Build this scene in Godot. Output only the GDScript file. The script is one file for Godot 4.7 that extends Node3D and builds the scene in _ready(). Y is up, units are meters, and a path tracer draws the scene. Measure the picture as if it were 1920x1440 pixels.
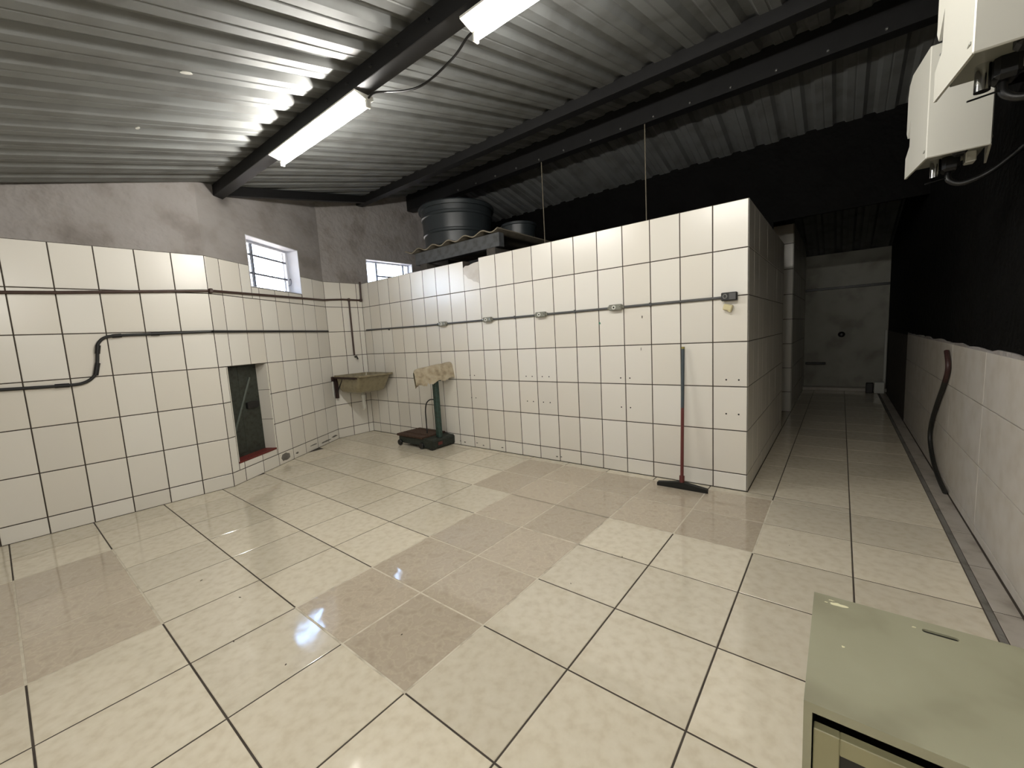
extends Node3D
# Tiled work room under a corrugated roof. x runs along the long tiled partition,
# z runs towards the viewer, the floor is y = 0, the partition's right edge is x = z = 0.

const UP := Vector3(0, 1, 0)
const ROWS := [0.0, 0.138, 0.494, 0.850, 1.207, 1.563, 1.919, 2.275]
const TILE_TOP := 2.275
var M := {}
var tile_cache := {}
var taken := {}

# ------------------------------------------------------------------ shape helpers
func tri(st: SurfaceTool, a: Vector3, b: Vector3, c: Vector3, n: Vector3) -> void:
	if (b - a).cross(c - a).dot(n) > 0.0:
		var t := b
		b = c
		c = t
	for v: Vector3 in [a, b, c]:
		st.set_normal(n)
		st.add_vertex(v)

func quad(st: SurfaceTool, a: Vector3, b: Vector3, c: Vector3, d: Vector3, hint: Vector3) -> void:
	var n := (b - a).cross(c - a)
	if n.length() < 1e-12:
		n = (c - a).cross(d - a)
	n = n.normalized()
	if n.dot(hint) < 0.0:
		n = -n
	tri(st, a, b, c, n)
	tri(st, a, c, d, n)

func smooth_quad(st: SurfaceTool, p: Array, n: Array) -> void:
	for s in [[0, 1, 2], [0, 2, 3]]:
		var i: int = s[0]
		var j: int = s[1]
		var k: int = s[2]
		var a: Vector3 = p[i]
		var b: Vector3 = p[j]
		var c: Vector3 = p[k]
		var nn: Vector3 = n[i] + n[j] + n[k]
		var order := [i, j, k]
		if (b - a).cross(c - a).dot(nn) > 0.0:
			order = [i, k, j]
		for o: int in order:
			st.set_normal(n[o])
			st.add_vertex(p[o])

func begin() -> SurfaceTool:
	var st := SurfaceTool.new()
	st.begin(Mesh.PRIMITIVE_TRIANGLES)
	return st

# chamfered box from lo to hi, through a transform
func rbox(st: SurfaceTool, lo: Vector3, hi: Vector3, b := 0.003, xf := Transform3D.IDENTITY) -> void:
	var c := (lo + hi) * 0.5
	var h := (hi - lo) * 0.5
	b = minf(b, minf(h.x, minf(h.y, h.z)) * 0.6)
	var v := func(s: Vector3, ax: int) -> Vector3:
		var p := s * (h - Vector3(b, b, b))
		p[ax] = s[ax] * h[ax]
		return xf * (c + p)
	for ax in 3:
		for s: float in [-1.0, 1.0]:
			var u := (ax + 1) % 3
			var w := (ax + 2) % 3
			var k: Array = []
			for q: Vector2 in [Vector2(-1, -1), Vector2(1, -1), Vector2(1, 1), Vector2(-1, 1)]:
				var sg := Vector3.ZERO
				sg[ax] = s
				sg[u] = q.x
				sg[w] = q.y
				k.append(v.call(sg, ax))
			var n := Vector3.ZERO
			n[ax] = s
			quad(st, k[0], k[1], k[2], k[3], xf.basis * n)
	for ax in 3:                                    # twelve edges
		var u := (ax + 1) % 3
		var w := (ax + 2) % 3
		for su: float in [-1.0, 1.0]:
			for sw: float in [-1.0, 1.0]:
				var s0 := Vector3.ZERO
				s0[ax] = -1
				s0[u] = su
				s0[w] = sw
				var s1 := s0
				s1[ax] = 1
				var n := Vector3.ZERO
				n[u] = su
				n[w] = sw
				quad(st, v.call(s0, u), v.call(s1, u), v.call(s1, w), v.call(s0, w), xf.basis * n)
	for sx: float in [-1.0, 1.0]:
		for sy: float in [-1.0, 1.0]:
			for sz: float in [-1.0, 1.0]:
				var s := Vector3(sx, sy, sz)
				tri(st, v.call(s, 0), v.call(s, 1), v.call(s, 2), (xf.basis * s).normalized())

func plain_box(st: SurfaceTool, lo: Vector3, hi: Vector3) -> void:
	for ax in 3:
		for s: float in [0.0, 1.0]:
			var u := (ax + 1) % 3
			var w := (ax + 2) % 3
			var k: Array = []
			for q: Vector2 in [Vector2(0, 0), Vector2(1, 0), Vector2(1, 1), Vector2(0, 1)]:
				var p := Vector3.ZERO
				p[ax] = lerpf(lo[ax], hi[ax], s)
				p[u] = lerpf(lo[u], hi[u], q.x)
				p[w] = lerpf(lo[w], hi[w], q.y)
				k.append(p)
			var n := Vector3.ZERO
			n[ax] = s * 2.0 - 1.0
			quad(st, k[0], k[1], k[2], k[3], n)

# a tube swept along points, round caps left flat
func tube(st: SurfaceTool, pts: Array, r: float, sides := 10, r_end := -1.0) -> void:
	var n := pts.size()
	var rings: Array = []
	var norms: Array = []
	var prev := Vector3.ZERO
	for i in n:
		var a: Vector3 = pts[maxi(i - 1, 0)]
		var b: Vector3 = pts[mini(i + 1, n - 1)]
		var t := (b - a).normalized()
		var s := prev - t * prev.dot(t)
		if s.length() < 0.01:
			s = t.cross(UP if absf(t.y) < 0.9 else Vector3.RIGHT)
		s = s.normalized()
		prev = s
		var w := t.cross(s)
		var rr := r if r_end < 0.0 else lerpf(r, r_end, float(i) / (n - 1))
		var ring: Array = []
		var nn: Array = []
		for k in sides + 1:
			var an := TAU * k / sides
			var d := s * cos(an) + w * sin(an)
			ring.append(pts[i] + d * rr)
			nn.append(d)
		rings.append(ring)
		norms.append(nn)
	for i in n - 1:
		for k in sides:
			smooth_quad(st, [rings[i][k], rings[i][k + 1], rings[i + 1][k + 1], rings[i + 1][k]], [norms[i][k], norms[i][k + 1], norms[i + 1][k + 1], norms[i + 1][k]])
	for e: int in [0, n - 1]:
		var out: Vector3 = (pts[0] - pts[1]).normalized() if e == 0 else (pts[n - 1] - pts[n - 2]).normalized()
		for k in sides:
			tri(st, pts[e], rings[e][k], rings[e][k + 1], out)

# smooth curve through points
func curve(pts: Array, step := 8) -> Array:
	var out: Array = []
	var n := pts.size()
	for i in n - 1:
		var p0: Vector3 = pts[maxi(i - 1, 0)]
		var p1: Vector3 = pts[i]
		var p2: Vector3 = pts[i + 1]
		var p3: Vector3 = pts[mini(i + 2, n - 1)]
		for k in step:
			out.append(p1.cubic_interpolate(p2, p0, p3, float(k) / step))
	out.append(pts[n - 1])
	return out

# solid of revolution about y; profile of (radius, height), creases where the profile turns sharply
func lathe(st: SurfaceTool, prof: Array, seg := 32, xf := Transform3D.IDENTITY) -> void:
	for i in prof.size() - 1:
		var a: Vector2 = prof[i]
		var b: Vector2 = prof[i + 1]
		var d := b - a
		var n2 := Vector2(d.y, -d.x).normalized()
		for k in seg:
			var p: Array = []
			var nn: Array = []
			for q in [[a, k], [a, k + 1], [b, k + 1], [b, k]]:
				var an: float = TAU * q[1] / seg
				p.append(xf * Vector3(q[0].x * cos(an), q[0].y, q[0].x * sin(an)))
				nn.append(xf.basis * Vector3(n2.x * cos(an), n2.y, n2.x * sin(an)))
			smooth_quad(st, p, nn)

# flat polygon in local xy given thickness along z, through a transform
func prism(st: SurfaceTool, poly: PackedVector2Array, z0: float, z1: float, xf := Transform3D.IDENTITY) -> void:
	var idx := Geometry2D.triangulate_polygon(poly)
	for i in range(0, idx.size(), 3):
		for z: float in [z0, z1]:
			var n := Vector3(0, 0, 1 if z == z1 else -1)
			var a := poly[idx[i]]
			var b := poly[idx[i + 1]]
			var c := poly[idx[i + 2]]
			tri(st, xf * Vector3(a.x, a.y, z), xf * Vector3(b.x, b.y, z), xf * Vector3(c.x, c.y, z), (xf.basis * n).normalized())
	var ccw := not Geometry2D.is_polygon_clockwise(poly)
	for i in poly.size():
		var a := poly[i]
		var b := poly[(i + 1) % poly.size()]
		var d := b - a
		var n := Vector3(d.y, -d.x, 0) * (1.0 if ccw else -1.0)
		quad(st, xf * Vector3(a.x, a.y, z0), xf * Vector3(b.x, b.y, z0), xf * Vector3(b.x, b.y, z1), xf * Vector3(a.x, a.y, z1), xf.basis * n)

# ------------------------------------------------------------------ scene helpers
func numbered(called: String) -> String:
	if not taken.has(called):
		taken[called] = 0
		return called
	taken[called] += 1
	return "%s_%03d" % [called, taken[called]]

func obj(called: String, st, m: Material, parent: Node = null) -> MeshInstance3D:
	var o := MeshInstance3D.new()
	var top := parent == null
	o.name = numbered(called) if top else called
	o.mesh = st.commit() if st is SurfaceTool else st
	o.material_override = m
	o.cast_shadow = GeometryInstance3D.SHADOW_CASTING_SETTING_ON
	(self if top else parent).add_child(o, true)
	return o

func tag(o: Node, label: String, category: String, group := "") -> Node:
	o.set_meta("label", label)
	o.set_meta("category", category)
	if group != "":
		o.set_meta("group", group)
	return o

func thing(called: String, at: Vector3, label: String, category: String, group := "", turn := 0.0) -> Node3D:
	var o := Node3D.new()
	o.name = numbered(called)
	add_child(o)
	o.position = at
	o.rotation.y = turn
	tag(o, label, category, group)
	return o

func setting(called: String, xf := Transform3D.IDENTITY) -> Node3D:
	var o := Node3D.new()
	o.name = numbered(called)
	add_child(o)
	o.transform = xf
	o.set_meta("kind", "structure")
	return o

# frame of a wall: x along it, y up, z into the room
func wall_frame(p0: Vector3, p1: Vector3) -> Transform3D:
	var t := (p1 - p0).normalized()
	return Transform3D(Basis(t, UP, Vector3(-t.z, 0, t.x)), p0)

func roof_y(z: float) -> float:
	return 3.505 - 0.25 * z if z >= -1.0 else 3.755 + 0.22 * (z + 1.0)

# ------------------------------------------------------------------ materials
func noise_image(sd: int, freq: float, octaves: int, size := 256, kind := FastNoiseLite.TYPE_SIMPLEX_SMOOTH) -> Image:
	var n := FastNoiseLite.new()
	n.seed = sd
	n.noise_type = kind
	n.frequency = freq
	n.fractal_octaves = octaves
	n.fractal_type = FastNoiseLite.FRACTAL_FBM if octaves > 1 else FastNoiseLite.FRACTAL_NONE
	var im := n.get_seamless_image(size, size)
	im.convert(Image.FORMAT_RGB8)
	return im

func ramp_tex(im: Image, ramp: Gradient) -> ImageTexture:
	var out := Image.create_empty(im.get_width(), im.get_height(), false, Image.FORMAT_RGB8)
	for y in im.get_height():
		for x in im.get_width():
			out.set_pixel(x, y, ramp.sample(im.get_pixel(x, y).r))
	out.generate_mipmaps()
	return ImageTexture.create_from_image(out)

func ramp(stops: Array) -> Gradient:
	var g := Gradient.new()
	var o := PackedFloat32Array()
	var c := PackedColorArray()
	for s in stops:
		o.append(s[0])
		c.append(s[1])
	g.offsets = o
	g.colors = c
	return g

func normal_tex(im: Image, strength: float) -> ImageTexture:
	var c: Image = im.duplicate()
	c.bump_map_to_normal_map(strength)
	return ImageTexture.create_from_image(c)

func mat(c: Color, rough := 0.6, metal := 0.0, tex: Texture2D = null, scale := 1.0, nrm: Texture2D = null, nscale := 1.0, offset := Vector3.ZERO, world := true) -> StandardMaterial3D:
	var m := StandardMaterial3D.new()
	m.albedo_color = c
	m.roughness = rough
	m.metallic = metal
	if tex or nrm:
		m.uv1_triplanar = true
		m.uv1_world_triplanar = world
		m.uv1_scale = Vector3.ONE * scale
		m.uv1_offset = offset
	if tex:
		m.albedo_texture = tex
	if nrm:
		m.normal_enabled = true
		m.normal_texture = nrm
		m.normal_scale = nscale
	return m

func make_materials() -> void:
	var stone := noise_image(11, 0.045, 4)
	var stone_tex := ramp_tex(stone, ramp([[0.0, Color(0.925, 0.91, 0.885)], [0.5, Color(0.975, 0.97, 0.96)], [1.0, Color(1, 1, 1)]]))
	var veins_tex := ramp_tex(noise_image(23, 0.03, 5), ramp([[0.0, Color(0.90, 0.885, 0.87)], [0.42, Color(0.97, 0.965, 0.955)], [0.5, Color(1.0, 0.995, 0.985)], [0.58, Color(0.95, 0.94, 0.93)], [1.0, Color(0.98, 0.975, 0.97)]]))
	var ripple := normal_tex(noise_image(5, 0.010, 3), 3.0)
	var soft := normal_tex(noise_image(6, 0.006, 2), 2.0)
	var grime := ramp_tex(noise_image(31, 0.012, 5), ramp([[0.0, Color(0.80, 0.785, 0.765)], [0.45, Color(0.95, 0.945, 0.935)], [1.0, Color(1, 1, 1)]]))
	var rust := ramp_tex(noise_image(41, 0.02, 5), ramp([[0.0, Color(0.55, 0.45, 0.38)], [0.45, Color(0.9, 0.86, 0.82)], [1.0, Color(1, 1, 1)]]))
	var grain := normal_tex(noise_image(51, 0.05, 4), 4.0)
	M.glaze = []
	for i in 4:
		var k: float = [1.0, 0.985, 1.01, 0.97][i]
		var warm: float = [0.0, 0.01, -0.006, 0.004][i]
		M.glaze.append(mat(Color(0.885 * k, 0.870 * k - warm * 0.4, 0.835 * k - warm), 0.27, 0.0, null, 1.6, soft, 0.16, Vector3(i * 0.37, i * 0.61, i * 0.23)))
	M.floor_tile = []
	M.new_tile = []
	for i in 4:
		var k: float = [1.0, 0.975, 1.015, 0.96][i]
		M.floor_tile.append(mat(Color(0.87 * k, 0.838 * k, 0.762 * k), 0.085, 0.0, stone_tex, 1.3, ripple, 0.12, Vector3(i * 0.31, i * 0.17, i * 0.57)))
		M.new_tile.append(mat(Color(0.775 * k, 0.728 * k, 0.655 * k), 0.07, 0.0, veins_tex, 1.5, ripple, 0.12, Vector3(i * 0.43, i * 0.29, i * 0.11)))
	for m: StandardMaterial3D in M.floor_tile + M.new_tile:
		m.metallic_specular = 0.62
	M.strip_tile = mat(Color(0.70, 0.675, 0.64), 0.45, 0.0, grime, 1.5)
	M.grout = mat(Color(0.275, 0.245, 0.215), 0.9, 0.0, grime, 2.0)
	M.new_grout = mat(Color(0.83, 0.80, 0.73), 0.8, 0.0, grime, 3.0)
	M.cement = mat(Color(0.47, 0.46, 0.44), 0.9, 0.0, grime, 2.5, grain, 0.6)
	M.plaster = mat(Color(0.60, 0.583, 0.577), 0.92, 0.0, grime, 0.7, grain, 0.5)
	M.raw_wall = mat(Color(0.30, 0.285, 0.265), 0.95, 0.0, grime, 0.8, grain, 0.6)
	M.black_paint = mat(Color(0.055, 0.054, 0.053), 0.75, 0.0, grime, 0.9, grain, 0.4)
	M.black_paint.metallic_specular = 0.2
	M.end_wall = mat(Color(0.68, 0.68, 0.64), 0.6, 0.0, grime, 0.6)
	M.zinc = mat(Color(0.465, 0.475, 0.475), 0.58, 0.18, grime, 0.9)
	M.beam = mat(Color(0.085, 0.085, 0.09), 0.55, 0.1, grime, 2.0)
	M.steel = mat(Color(0.55, 0.55, 0.54), 0.35, 0.8)
	M.chrome = mat(Color(0.85, 0.85, 0.85), 0.12, 1.0)
	M.white_metal = mat(Color(0.74, 0.735, 0.70), 0.4)
	M.black_plastic = mat(Color(0.05, 0.05, 0.052), 0.42)
	M.black_pipe = mat(Color(0.115, 0.115, 0.115), 0.45)
	M.conduit = mat(Color(0.30, 0.30, 0.30), 0.45)
	M.brown_pipe = mat(Color(0.27, 0.19, 0.16), 0.45, 0.0, grime, 6.0)
	M.white_plastic = mat(Color(0.82, 0.82, 0.79), 0.35)
	M.box_grey = mat(Color(0.50, 0.50, 0.46), 0.45)
	M.beige_plastic = mat(Color(0.80, 0.76, 0.60), 0.4)
	M.basin = mat(Color(0.57, 0.535, 0.435), 0.3, 0.0, grime, 4.0)
	M.bracket = mat(Color(0.20, 0.12, 0.10), 0.7, 0.0, rust, 8.0)
	M.scale_green = mat(Color(0.18, 0.29, 0.27), 0.45, 0.0, rust, 5.0)
	M.scale_rust = mat(Color(0.30, 0.22, 0.17), 0.75, 0.0, rust, 7.0)
	M.scale_dark = mat(Color(0.16, 0.20, 0.18), 0.6, 0.0, rust, 6.0)
	M.cloth = mat(Color(0.74, 0.70, 0.62), 0.9, 0.0, ramp_tex(noise_image(61, 0.016, 4), ramp([[0.0, Color(0.62, 0.59, 0.55)], [0.5, Color(0.90, 0.88, 0.84)], [1.0, Color(1, 1, 1)]])), 2.2, grain, 0.5)
	M.red_handle = mat(Color(0.37, 0.16, 0.145), 0.5)
	M.grey_handle = mat(Color(0.24, 0.28, 0.30), 0.5)
	M.tip = mat(Color(0.55, 0.50, 0.22), 0.5)
	M.rubber = mat(Color(0.055, 0.06, 0.05), 0.6)
	M.hatch = mat(Color(0.21, 0.24, 0.215), 0.55, 0.0, rust, 3.0)
	M.hatch_bar = mat(Color(0.33, 0.36, 0.33), 0.5)
	M.red_sill = mat(Color(0.46, 0.17, 0.15), 0.65, 0.0, rust, 9.0)
	M.tank = mat(Color(0.17, 0.19, 0.20), 0.38)
	M.fibre = mat(Color(0.52, 0.49, 0.43), 0.9, 0.0, grime, 3.0, grain, 0.6)
	M.timber = mat(Color(0.33, 0.34, 0.35), 0.85, 0.0, grime, 3.0)
	M.frame = mat(Color(0.36, 0.37, 0.40), 0.5)
	M.frame_white = mat(Color(0.80, 0.81, 0.84), 0.5)
	M.cabinet = mat(Color(0.605, 0.60, 0.51), 0.5, 0.0, grime, 0.8)
	M.cabinet_door = mat(Color(0.58, 0.565, 0.44), 0.5, 0.0, grime, 1.5)
	M.dark_glass = mat(Color(0.045, 0.04, 0.035), 0.25)
	M.chip = mat(Color(0.86, 0.84, 0.70), 0.7)
	M.hose = mat(Color(0.14, 0.14, 0.13), 0.5)
	M.hose_red = mat(Color(0.22, 0.125, 0.12), 0.5)
	M.dark_hole = mat(Color(0.05, 0.045, 0.04), 0.9)
	M.green_dab = mat(Color(0.30, 0.50, 0.42), 0.7)
	M.wall_white = mat(Color(0.79, 0.77, 0.74), 0.45, 0.0, stone_tex, 0.5)
	var g := StandardMaterial3D.new()
	g.albedo_color = Color(0.93, 0.97, 1.0, 0.10)
	g.transparency = BaseMaterial3D.TRANSPARENCY_ALPHA
	g.roughness = 0.05
	M.glass = g
	var e := StandardMaterial3D.new()
	e.albedo_color = Color(1, 1, 1)
	e.emission_enabled = true
	e.emission = Color(1.0, 0.98, 0.94)
	e.emission_energy_multiplier = 9.0
	M.tube_glow = e

# ------------------------------------------------------------------ walls and tiles
func tile_mesh(w: float, h: float, d: float) -> ArrayMesh:
	var key := "%d_%d_%d" % [roundi(w * 2000), roundi(h * 2000), roundi(d * 2000)]
	if tile_cache.has(key):
		return tile_cache[key]
	var st := begin()
	var b := minf(0.0022, minf(w, h) * 0.2)
	var s := 0.0016
	var o: Array = []
	var i: Array = []
	var z: Array = []
	for q: Vector2 in [Vector2(-1, -1), Vector2(1, -1), Vector2(1, 1), Vector2(-1, 1)]:
		z.append(Vector3(q.x * w / 2, q.y * h / 2, 0))
		o.append(Vector3(q.x * w / 2, q.y * h / 2, d - s))
		i.append(Vector3(q.x * (w / 2 - b), q.y * (h / 2 - b), d))
	quad(st, i[0], i[1], i[2], i[3], Vector3(0, 0, 1))
	for k in 4:
		var k2 := (k + 1) % 4
		var hint: Vector3 = o[k] + o[k2]
		hint.z = 0.0
		quad(st, o[k], o[k2], i[k2], i[k], hint.normalized() + Vector3(0, 0, 1))
		quad(st, z[k], z[k2], o[k2], o[k], hint)
	tile_cache[key] = st.commit()
	return tile_cache[key]

func minus(r: Rect2, cut: Rect2) -> Array:
	var x := r.intersection(cut)
	if x.size.x < 0.004 or x.size.y < 0.004:
		return [r]
	var out: Array = []
	if x.position.x > r.position.x + 0.006:
		out.append(Rect2(r.position, Vector2(x.position.x - r.position.x, r.size.y)))
	if x.end.x < r.end.x - 0.006:
		out.append(Rect2(x.end.x, r.position.y, r.end.x - x.end.x, r.size.y))
	if x.position.y > r.position.y + 0.006:
		out.append(Rect2(x.position.x, r.position.y, x.size.x, x.position.y - r.position.y))
	if x.end.y < r.end.y - 0.006:
		out.append(Rect2(x.position.x, x.end.y, x.size.x, r.end.y - x.end.y))
	return out

# cols: column edges along the wall; every tile is a mesh of its own under the wall
func lay_tiles(wall: Node3D, cols: Array, rows: Array, cuts: Array = [], sd := 1, gap := 0.008, mats: Array = [], depth := 0.0025, called := "tile", gap_x := -1.0) -> void:
	if gap_x < 0.0:
		gap_x = gap
	var rng := RandomNumberGenerator.new()
	rng.seed = sd
	if mats.is_empty():
		mats = M.glaze
	for c in cols.size() - 1:
		for r in rows.size() - 1:
			var pieces: Array = [Rect2(cols[c], rows[r], cols[c + 1] - cols[c], rows[r + 1] - rows[r])]
			for cut: Rect2 in cuts:
				var next: Array = []
				for p: Rect2 in pieces:
					next.append_array(minus(p, cut))
				pieces = next
			for p: Rect2 in pieces:
				if p.size.x < 0.012 or p.size.y < 0.012:
					continue
				var m: Material = mats[rng.randi() % mats.size()]
				var o := obj(called, tile_mesh(p.size.x - gap_x, p.size.y - gap, depth + 0.002), m, wall)
				o.position = Vector3(p.get_center().x, p.get_center().y, -0.002 + rng.randf_range(-0.0006, 0.0006))

# solid wall of the given thickness behind its face, with openings, its top following the roof
func wall_body(wall: Node3D, length: float, thick: float, openings: Array, y0: float, y1: float, top_at: Callable, m: Material, called := "masonry", extra: Array = []) -> MeshInstance3D:
	var xs: Array = [0.0, length]
	for o: Rect2 in openings:
		xs.append(o.position.x)
		xs.append(o.end.x)
	xs.append_array(extra)
	xs.sort()
	var st := begin()
	for i in xs.size() - 1:
		var a: float = xs[i]
		var b: float = xs[i + 1]
		if b - a < 0.001:
			continue
		var cuts: Array = []
		for o: Rect2 in openings:
			if o.position.x < a + 0.0005 and o.end.x > b - 0.0005:
				cuts.append(Vector2(o.position.y, o.end.y))
		cuts.sort_custom(func(p, q): return p.x < q.x)
		var low := y0
		for c: Vector2 in cuts:
			wall_piece(st, a, b, low, low, c.x, c.x, thick)
			low = c.y
		wall_piece(st, a, b, low, low, minf(y1, top_at.call(a)), minf(y1, top_at.call(b)), thick)
	return obj(called, st, m, wall)

func wall_piece(st: SurfaceTool, a: float, b: float, la: float, lb: float, ha: float, hb: float, t: float) -> void:
	if ha - la < 0.001 and hb - lb < 0.001:
		return
	var f := [Vector3(a, la, 0), Vector3(b, lb, 0), Vector3(b, hb, 0), Vector3(a, ha, 0)]
	var k: Array = []
	for p: Vector3 in f:
		k.append(p - Vector3(0, 0, t))
	quad(st, f[0], f[1], f[2], f[3], Vector3(0, 0, 1))
	quad(st, k[0], k[1], k[2], k[3], Vector3(0, 0, -1))
	quad(st, f[0], f[1], k[1], k[0], Vector3(0, -1, 0))
	quad(st, f[3], f[2], k[2], k[3], Vector3(0, 1, 0))
	quad(st, f[0], f[3], k[3], k[0], Vector3(-1, 0, 0))
	quad(st, f[1], f[2], k[2], k[1], Vector3(1, 0, 0))

func steps(a: float, b: float, d: float) -> Array:
	var out: Array = [a]
	var v := a + d
	while v < b - 0.02:
		out.append(v)
		v += d
	out.append(b)
	return out

# ------------------------------------------------------------------ scene
func _ready() -> void:
	# camera
	var cam := Camera3D.new()
	cam.name = "camera"
	cam.position = Vector3(0.5591, 1.3370, 3.6534)
	cam.rotation = Vector3(-0.1115, 0.6730, -0.0560)
	cam.fov = 85.71
	cam.near = 0.05
	cam.far = 100.0
	add_child(cam)
	cam.make_current()
	# daylight outside the two small windows
	var env := Environment.new()
	var sky := Sky.new()
	var ps := ProceduralSkyMaterial.new()
	ps.sky_top_color = Color(0.62, 0.78, 1.0)
	ps.sky_horizon_color = Color(0.96, 0.98, 1.0)
	ps.ground_horizon_color = Color(0.90, 0.89, 0.87)
	ps.ground_bottom_color = Color(0.60, 0.57, 0.54)
	ps.energy_multiplier = 1.0
	sky.sky_material = ps
	env.background_mode = Environment.BG_SKY
	env.sky = sky
	env.background_energy_multiplier = 28.0
	env.tonemap_mode = Environment.TONE_MAPPER_LINEAR
	env.tonemap_exposure = 0.85
	env.sdfgi_enabled = true
	env.ssao_enabled = true
	env.ssil_enabled = true
	var we := WorldEnvironment.new()
	we.name = "world_environment"
	we.environment = env
	add_child(we)

	make_materials()
	build_floor()
	build_walls()
	build_roof()
	build_openings()
	build_lamps()
	build_pipes()
	build_sink()
	build_scale()
	build_squeegee()
	build_cabinet()
	build_wall_units()
	build_tanks()
	build_corridor_things()

# ------------------------------------------------------------------ floor
func left_wall_x(z: float) -> float:
	if z > 2.259:
		return -4.208 - (z - 2.259) * 0.0733
	if z > 0.572:
		return lerpf(-5.218, -4.208, (z - 0.572) / 1.687)
	return -5.20

func build_floor() -> void:
	var f := setting("floor")
	var st := begin()
	plain_box(st, Vector3(-5.6, -0.2, -6.7), Vector3(1.5, -0.0018, 5.5))
	obj("grout_bed", st, M.grout, f)
	# pale joints between the replacement tiles
	var xk := func(k: int) -> float: return 0.187 - 0.4565 * k
	var zb := func(b: int) -> float: return 2.36 - 0.4525 * b
	for r in [[5, 0, 3, 5], [4, 2, -1, 3], [8, 5, -4, -2]]:
		st = begin()
		plain_box(st, Vector3(xk.call(r[0]) - 0.004, -0.0035, zb.call(r[3]) - 0.004), Vector3(xk.call(r[1]) + 0.004, -0.0008, zb.call(r[2]) + 0.004))
		obj("pale_grout", st, M.new_grout, f)
	var lay := Basis(Vector3(1, 0, 0), Vector3(0, 0, -1), Vector3(0, 1, 0))
	var rng := RandomNumberGenerator.new()
	rng.seed = 77
	var put := func(x0: float, x1: float, z0: float, z1: float, mats: Array, called: String, g: float) -> void:
		var o := obj(called, tile_mesh(x1 - x0 - g, z1 - z0 - g, 0.008), mats[rng.randi() % mats.size()], f)
		o.transform = Transform3D(lay, Vector3((x0 + x1) / 2, -0.008 + rng.randf_range(-0.0004, 0.0004), (z0 + z1) / 2))
	for k in range(-1, 12):
		for b in range(-6, 6):
			var x0: float = xk.call(k + 0)
			var xa: float = x0 - 0.4565
			var z0: float = zb.call(b + 1)
			var z1: float = zb.call(b)
			if b == 5:
				z0 = 0.004
			if x0 < left_wall_x((z0 + z1) / 2) + 0.03:
				continue
			xa = maxf(xa, left_wall_x((z0 + z1) / 2) - 0.12)
			if x0 - xa < 0.05:
				continue
			var fresh := (k < 5 and k >= 0 and b >= 3 and b < 5) or (k < 4 and k >= 2 and b >= -1 and b < 3) or (k < 8 and k >= 5 and b >= -4 and b < -2)
			put.call(xa, x0, z0, z1, M.new_tile if fresh else M.floor_tile, "replacement_tile" if fresh else "floor_tile", 0.007)
	for b in range(-6, 6):                      # last full column before the drain joint
		put.call(0.6435, 1.10, zb.call(b + 1), zb.call(b), M.floor_tile, "floor_tile", 0.007)
	for b in range(5, 20):                      # corridor
		var z0 := maxf(zb.call(b + 1), -6.40)
		for c in [[0.004, 0.187], [0.187, 0.6435], [0.6435, 1.10]]:
			if b == 5 and c[0] > 0.6:
				continue
			put.call(c[0], c[1], z0, 0.002 if b == 5 else zb.call(b), M.floor_tile, "floor_tile", 0.006)
	for c in [[-1.18, -0.727], [-0.727, -0.27], [-0.27, 0.004]]:   # floor of the passage
		for z in [[-2.9, -2.45], [-3.35, -2.9], [-3.70, -3.35]]:
			put.call(c[0], c[1], z[0], z[1], M.floor_tile, "floor_tile", 0.006)
	for p in [[-1.27, 3.02], [-1.63, 3.10], [-2.0, 2.95], [-2.4, 3.02], [-1.0, 2.62], [-0.55, 1.85], [-0.43, 1.45], [-3.2, 2.2], [-2.2, 1.5], [0.35, 0.8]]:
		st = begin()
		blot(st, Vector2(0, 0.5), rng.randf_range(0.003, 0.008), rng.randf_range(0.002, 0.003), rng, 0.001)
		var sp := obj("crumb", st, M.grout, f)
		sp.transform = Transform3D(Basis(UP, rng.randf() * 6.0) * lay, Vector3.ZERO)
		sp.position = Vector3(p[0], 0.0008, p[1]) - sp.transform.basis * Vector3(0, 0.5, 0)
	for b in range(-6, 20):
		put.call(1.126, 1.216, maxf(zb.call(b + 1), -6.40), zb.call(b), [M.strip_tile], "edge_tile", 0.005)
	st = begin()
	plain_box(st, Vector3(1.101, -0.004, -6.4), Vector3(1.125, -0.0012, 5.2))
	obj("drain_joint", st, M.cement, f)

# ------------------------------------------------------------------ walls
const B0 := Vector3(-4.208, 0, 2.259)
const B1 := Vector3(-5.218, 0, 0.572)

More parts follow.
